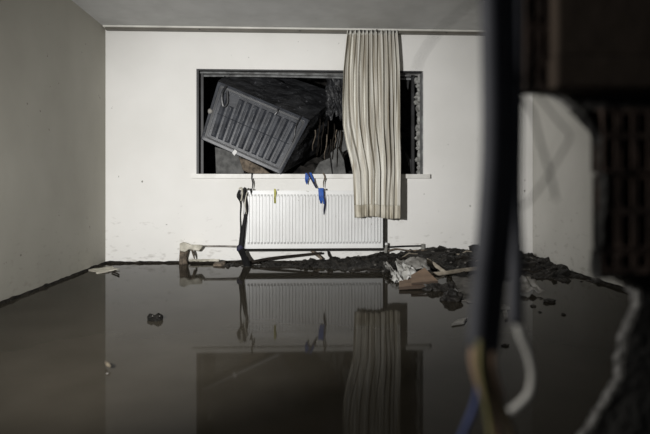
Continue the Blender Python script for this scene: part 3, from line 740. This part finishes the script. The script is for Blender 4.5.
# left side floating things
fl = empty('floating_clump', G(155, 319, 0), 'dark glistening clump floating alone on the water, left of centre', 'clump')
MB().blob(G(151.5, 318, .008), (.025, .03, .022), 3, .4, 2).build('lump', M['peat'], fl)
MB().blob(G(158, 318, .010), (.030, .03, .024), 8, .4, 2).build('lump', M['peat'], fl)
MB().blob(G(155, 319.5, .004), (.040, .03, .014), 12, .4, 2).build('lump', M['peat'], fl)
for k, (x, y) in enumerate(((152.5, 316), (156.5, 315.6), (159.5, 316.2))):
    MB().blob(G(x, y, .024), (.0035, .0035, .003), k, .2, 1).build('bubble', M['silt'], fl)
o = MB().tube([G(105.5, 362, .016), G(108, 364.5, .020), G(110.5, 367, .012)], [.004, .009, .004], n=6).build('dry_leaf', M['leaf']); tag(o, 'small curled dry leaf floating near the left wall reflection', 'leaf')
o = MB().blob(G(107.5, 373.5, .001), (.006, .006, .004), 2, .2, 1).build('foam_speck', M['silt']); tag(o, 'tiny white foam speck just below the curled leaf', 'foam')
o = sheet('silt_patch', [G(86, 269.5, .004), G(112, 266, .016), G(119, 269, .012), G(100, 273.5, .004)], M['pale_putty'], 'pale driftwood sliver floating at the left back corner', 'driftwood', .006, 14, 6, 2.2)
o.name = 'driftwood_sliver'
o = MB().tube([G(112, 272, .008), G(117, 273.5, .01), G(119, 275, .008)], .007, n=5).build('floating_twig', M['twig']); tag(o, 'short twig floating beside the pale driftwood sliver', 'twig')

# ------------------------------------------------------------------ broken brick wall in front (camera side)
OUT = [(512, -60), (519, -10), (518, 30), (523, 62), (527, 84), (534, 93), (546, 96), (557, 101), (567, 110), (578, 121), (587, 130), (594, 141), (597, 155), (596, 172), (598.5, 190), (597, 210), (594, 226), (595, 243), (591, 258), (590, 272), (593, 281),
       (600, 277.5), (611, 278.5), (621, 284), (629, 293), (631, 305), (625, 318), (618, 332), (615, 345), (614, 362), (612, 378), (603, 394), (592, 410), (583, 424), (574, 440), (560, 470)]
def outline(Y, off, off2=None, jit=0.0):
    pts = []
    for i, (x, y) in enumerate(OUT):
        dx = off; dy = -off*0.5 if 5 <= i <= 11 else 0
        if off2 is not None and i > 22: dx = off2
        if i in (20, 21, 22, 23, 24): dy = -off*0.35
        pts.append(P(x+dx + jit*nz(i*1.7, Y*9), y+dy, Y))
    fine = []
    for i in range(len(pts)-1):                       # jagged break between the traced points
        for k in range(3):
            q_ = pts[i].lerp(pts[i+1], k/3)
            if i > 6: q_ = q_ + Vector((0.0045*nz(i*2.3+k*5.1, 1.5), 0, 0.003*nz(i*1.9+k*3.3, 7.5)))
            fine.append(q_)
    pts = fine + [pts[-1]]
    pts.append(Vector((pts[-1].x, Y, -0.3))); pts.append(Vector((XR, Y, -0.3))); pts.append(Vector((XR, Y, ZC+0.1))); pts.append(Vector((pts[0].x-0.02, Y, ZC+0.1)))
    return pts
fw = empty('wall_front', P(640, 434, 0.8), 'broken brick wall framing the view on the right', kind='structure')
MB().loft(outline(0.835, 0), outline(0.86, 1.0)).build('plaster_layer', M['plaster_edge'], fw)
MB().loft(outline(0.70, 9, 11), outline(0.834, 3.5, 8)).build('mortar', M['mortar'], fw)
# crumbling mortar rim left of the hollow bricks
ra = [(x+0.5, y) for x, y in OUT[8:23]]; rb_ = [(x+9, y-2) for x, y in reversed(OUT[8:23])]
MB().loft([P(x, y, .6745) for x, y in ra+rb_], [P(x+1.0, y, .702) for x, y in ra+rb_]).build('mortar_rim', M['mortar_rim'], fw)
def hollow_brick(x0, x1, y0, y1, cols, rows, Y, dep, web=0.0):
    """hollow clay brick, its open cells facing the camera; cols / rows are pixel spans of the cells"""
    A = lambda x, y, d=0.0: P(x, y, Y) + Vector((0, d, 0))
    b = MB()
    def bar(xa, xb, ya, yb):
        p = A(xa, yb); q = A(xb, ya)
        b.box((p.x, Y, p.z), (q.x, Y+dep, q.z))
    prev = x0
    for (a, c) in cols: bar(prev, a, y0, y1); prev = c
    bar(prev, x1, y0, y1)
    for (ca, cb) in cols:
        pr = y0
        for (a, c) in rows: bar(ca, cb, pr, a); pr = c
        bar(ca, cb, pr, y1)
    p = A(x0, y1); q = A(x1, y0)
    b.box((p.x, Y+dep-0.008, p.z), (q.x, Y+dep, q.z))
    return b.build('brick', M['brick_dark'], fw)
COLS = [(605.5, 615), (622, 632), (638.5, 648), (655, 664.5), (671.5, 681)]
hollow_brick(603, 690, 108, 172.5, COLS, [(113.5, 133), (138.5, 169)], 0.672, 0.028)
hollow_brick(603.5, 691, 175.0, 249, COLS, [(178.5, 208), (215, 246)], 0.676, 0.026)
hollow_brick(602.5, 690, 251.5, 274, COLS, [(254.5, 267)], 0.674, 0.027)
hollow_brick(526, 552, -40, 89, [(531, 537), (542, 547)], [(-30, 24), (30, 58), (64, 84)], 0.66, 0.04)
hollow_brick(692, 780, 108, 172.5, [(x+91, y+91) for x, y in COLS], [(113.5, 133), (138.5, 169)], 0.672, 0.028)
# solid bricks of the upper course
a = P(556, 87, .64); c = P(800, 57.5, .64)
MB().box((a.x, .64, a.z), (c.x, .70, c.z)).build('brick', M['brick_face'], fw, bevel=0.004)
a = P(557, 55.8, .642); c = P(800, -40, .642)
MB().box((a.x, .642, a.z), (c.x, .74, c.z)).build('brick', M['brick_face'], fw, bevel=0.004)

# ------------------------------------------------------------------ hanging cables near the camera
def cable(name, label, pts, rpx, Y, cores):
    sc = Y/F
    t = empty(name, P(pts[-1][0], pts[-1][1], Y), label, 'cable')
    MB().tube([P(x, y, Y) for x, y in pts], rpx*sc, n=12, sub=6).build('sheath', M['cable'], t, smooth=True)
    for (nm, cp_, r_, m_, dy) in cores:
        MB().tube([P(x, y, Y+dy) for x, y in cp_], r_*sc, n=8, sub=5).build(nm, M[m_], t, smooth=True)
    return t
cable('hanging_cable', 'thick dark cable, leftmost of the bundle, frayed brown and blue wires', [(491, -150), (491, -20), (492, 60), (492.5, 140), (489, 210), (483.5, 275), (478, 346)], 11, 0.50,
      [('wire_core', [(477, 338), (474, 356), (478, 376), (486, 398), (494, 420), (500, 446)], 5.0, 'core_brown', 0), ('wire_core', [(481, 340), (479, 372), (478, 392), (473, 410), (463, 434), (458, 446)], 3.5, 'core_blue', 0.012), ('wire_core', [(480, 340), (480, 366), (484, 392), (489, 416), (493, 446)], 3.6, 'core_yellow', -0.01)])
cable('hanging_cable', 'dark cable in the middle of the bundle ending in tan wires', [(506, -150), (506, -20), (507, 60), (508, 130), (505, 205), (497.5, 280), (490.5, 349)], 9.5, 0.515,
      [('wire_core', [(489, 342), (486, 360), (491, 384), (500, 406), (509, 428), (514, 446)], 5.0, 'core_tan', 0), ('wire_core', [(493, 342), (492, 366), (497, 386), (502, 400)], 4.5, 'core_brown', 0.01)])
cable('hanging_cable', 'thinner dark cable, rightmost, with one white wire curling out', [(517, -150), (517, -20), (516.5, 60), (515, 140), (514.5, 200), (516.5, 255), (516, 323)], 7.0, 0.54,
      [('wire_core', [(516.5, 316), (520, 334), (527.5, 352), (532, 372), (529.5, 392), (520, 404), (510, 412)], 4.0, 'core_white', 0)])

# thin loose strands, far out of focus
for pts, Y, r_, lab in (
    ([(513, 60), (522, 96), (533, 113), (540, 141), (550, 173), (556, 200)], 0.50, 0.0013, 'thin loose strand hanging straight down right of the cables'),
    ([(518, 70), (543, 101), (558, 121), (570, 136), (561, 154), (549, 174), (530, 200), (518, 208)], 0.52, 0.0010, 'thin loose strand bent back in a sharp elbow right of cables'),
    ([(492, -10), (470, 4), (454, 17), (442, 28), (429, 44), (420, 59), (416, 72)], 0.48, 0.0007, 'thin loose strand arching left from the cables near the ceiling')):
    o = MB().tube([P(x, y, Y) for x, y in pts], r_, n=6, sub=5).build('loose_strand', M['mortar'], smooth=True)
    tag(o, lab, 'wire')
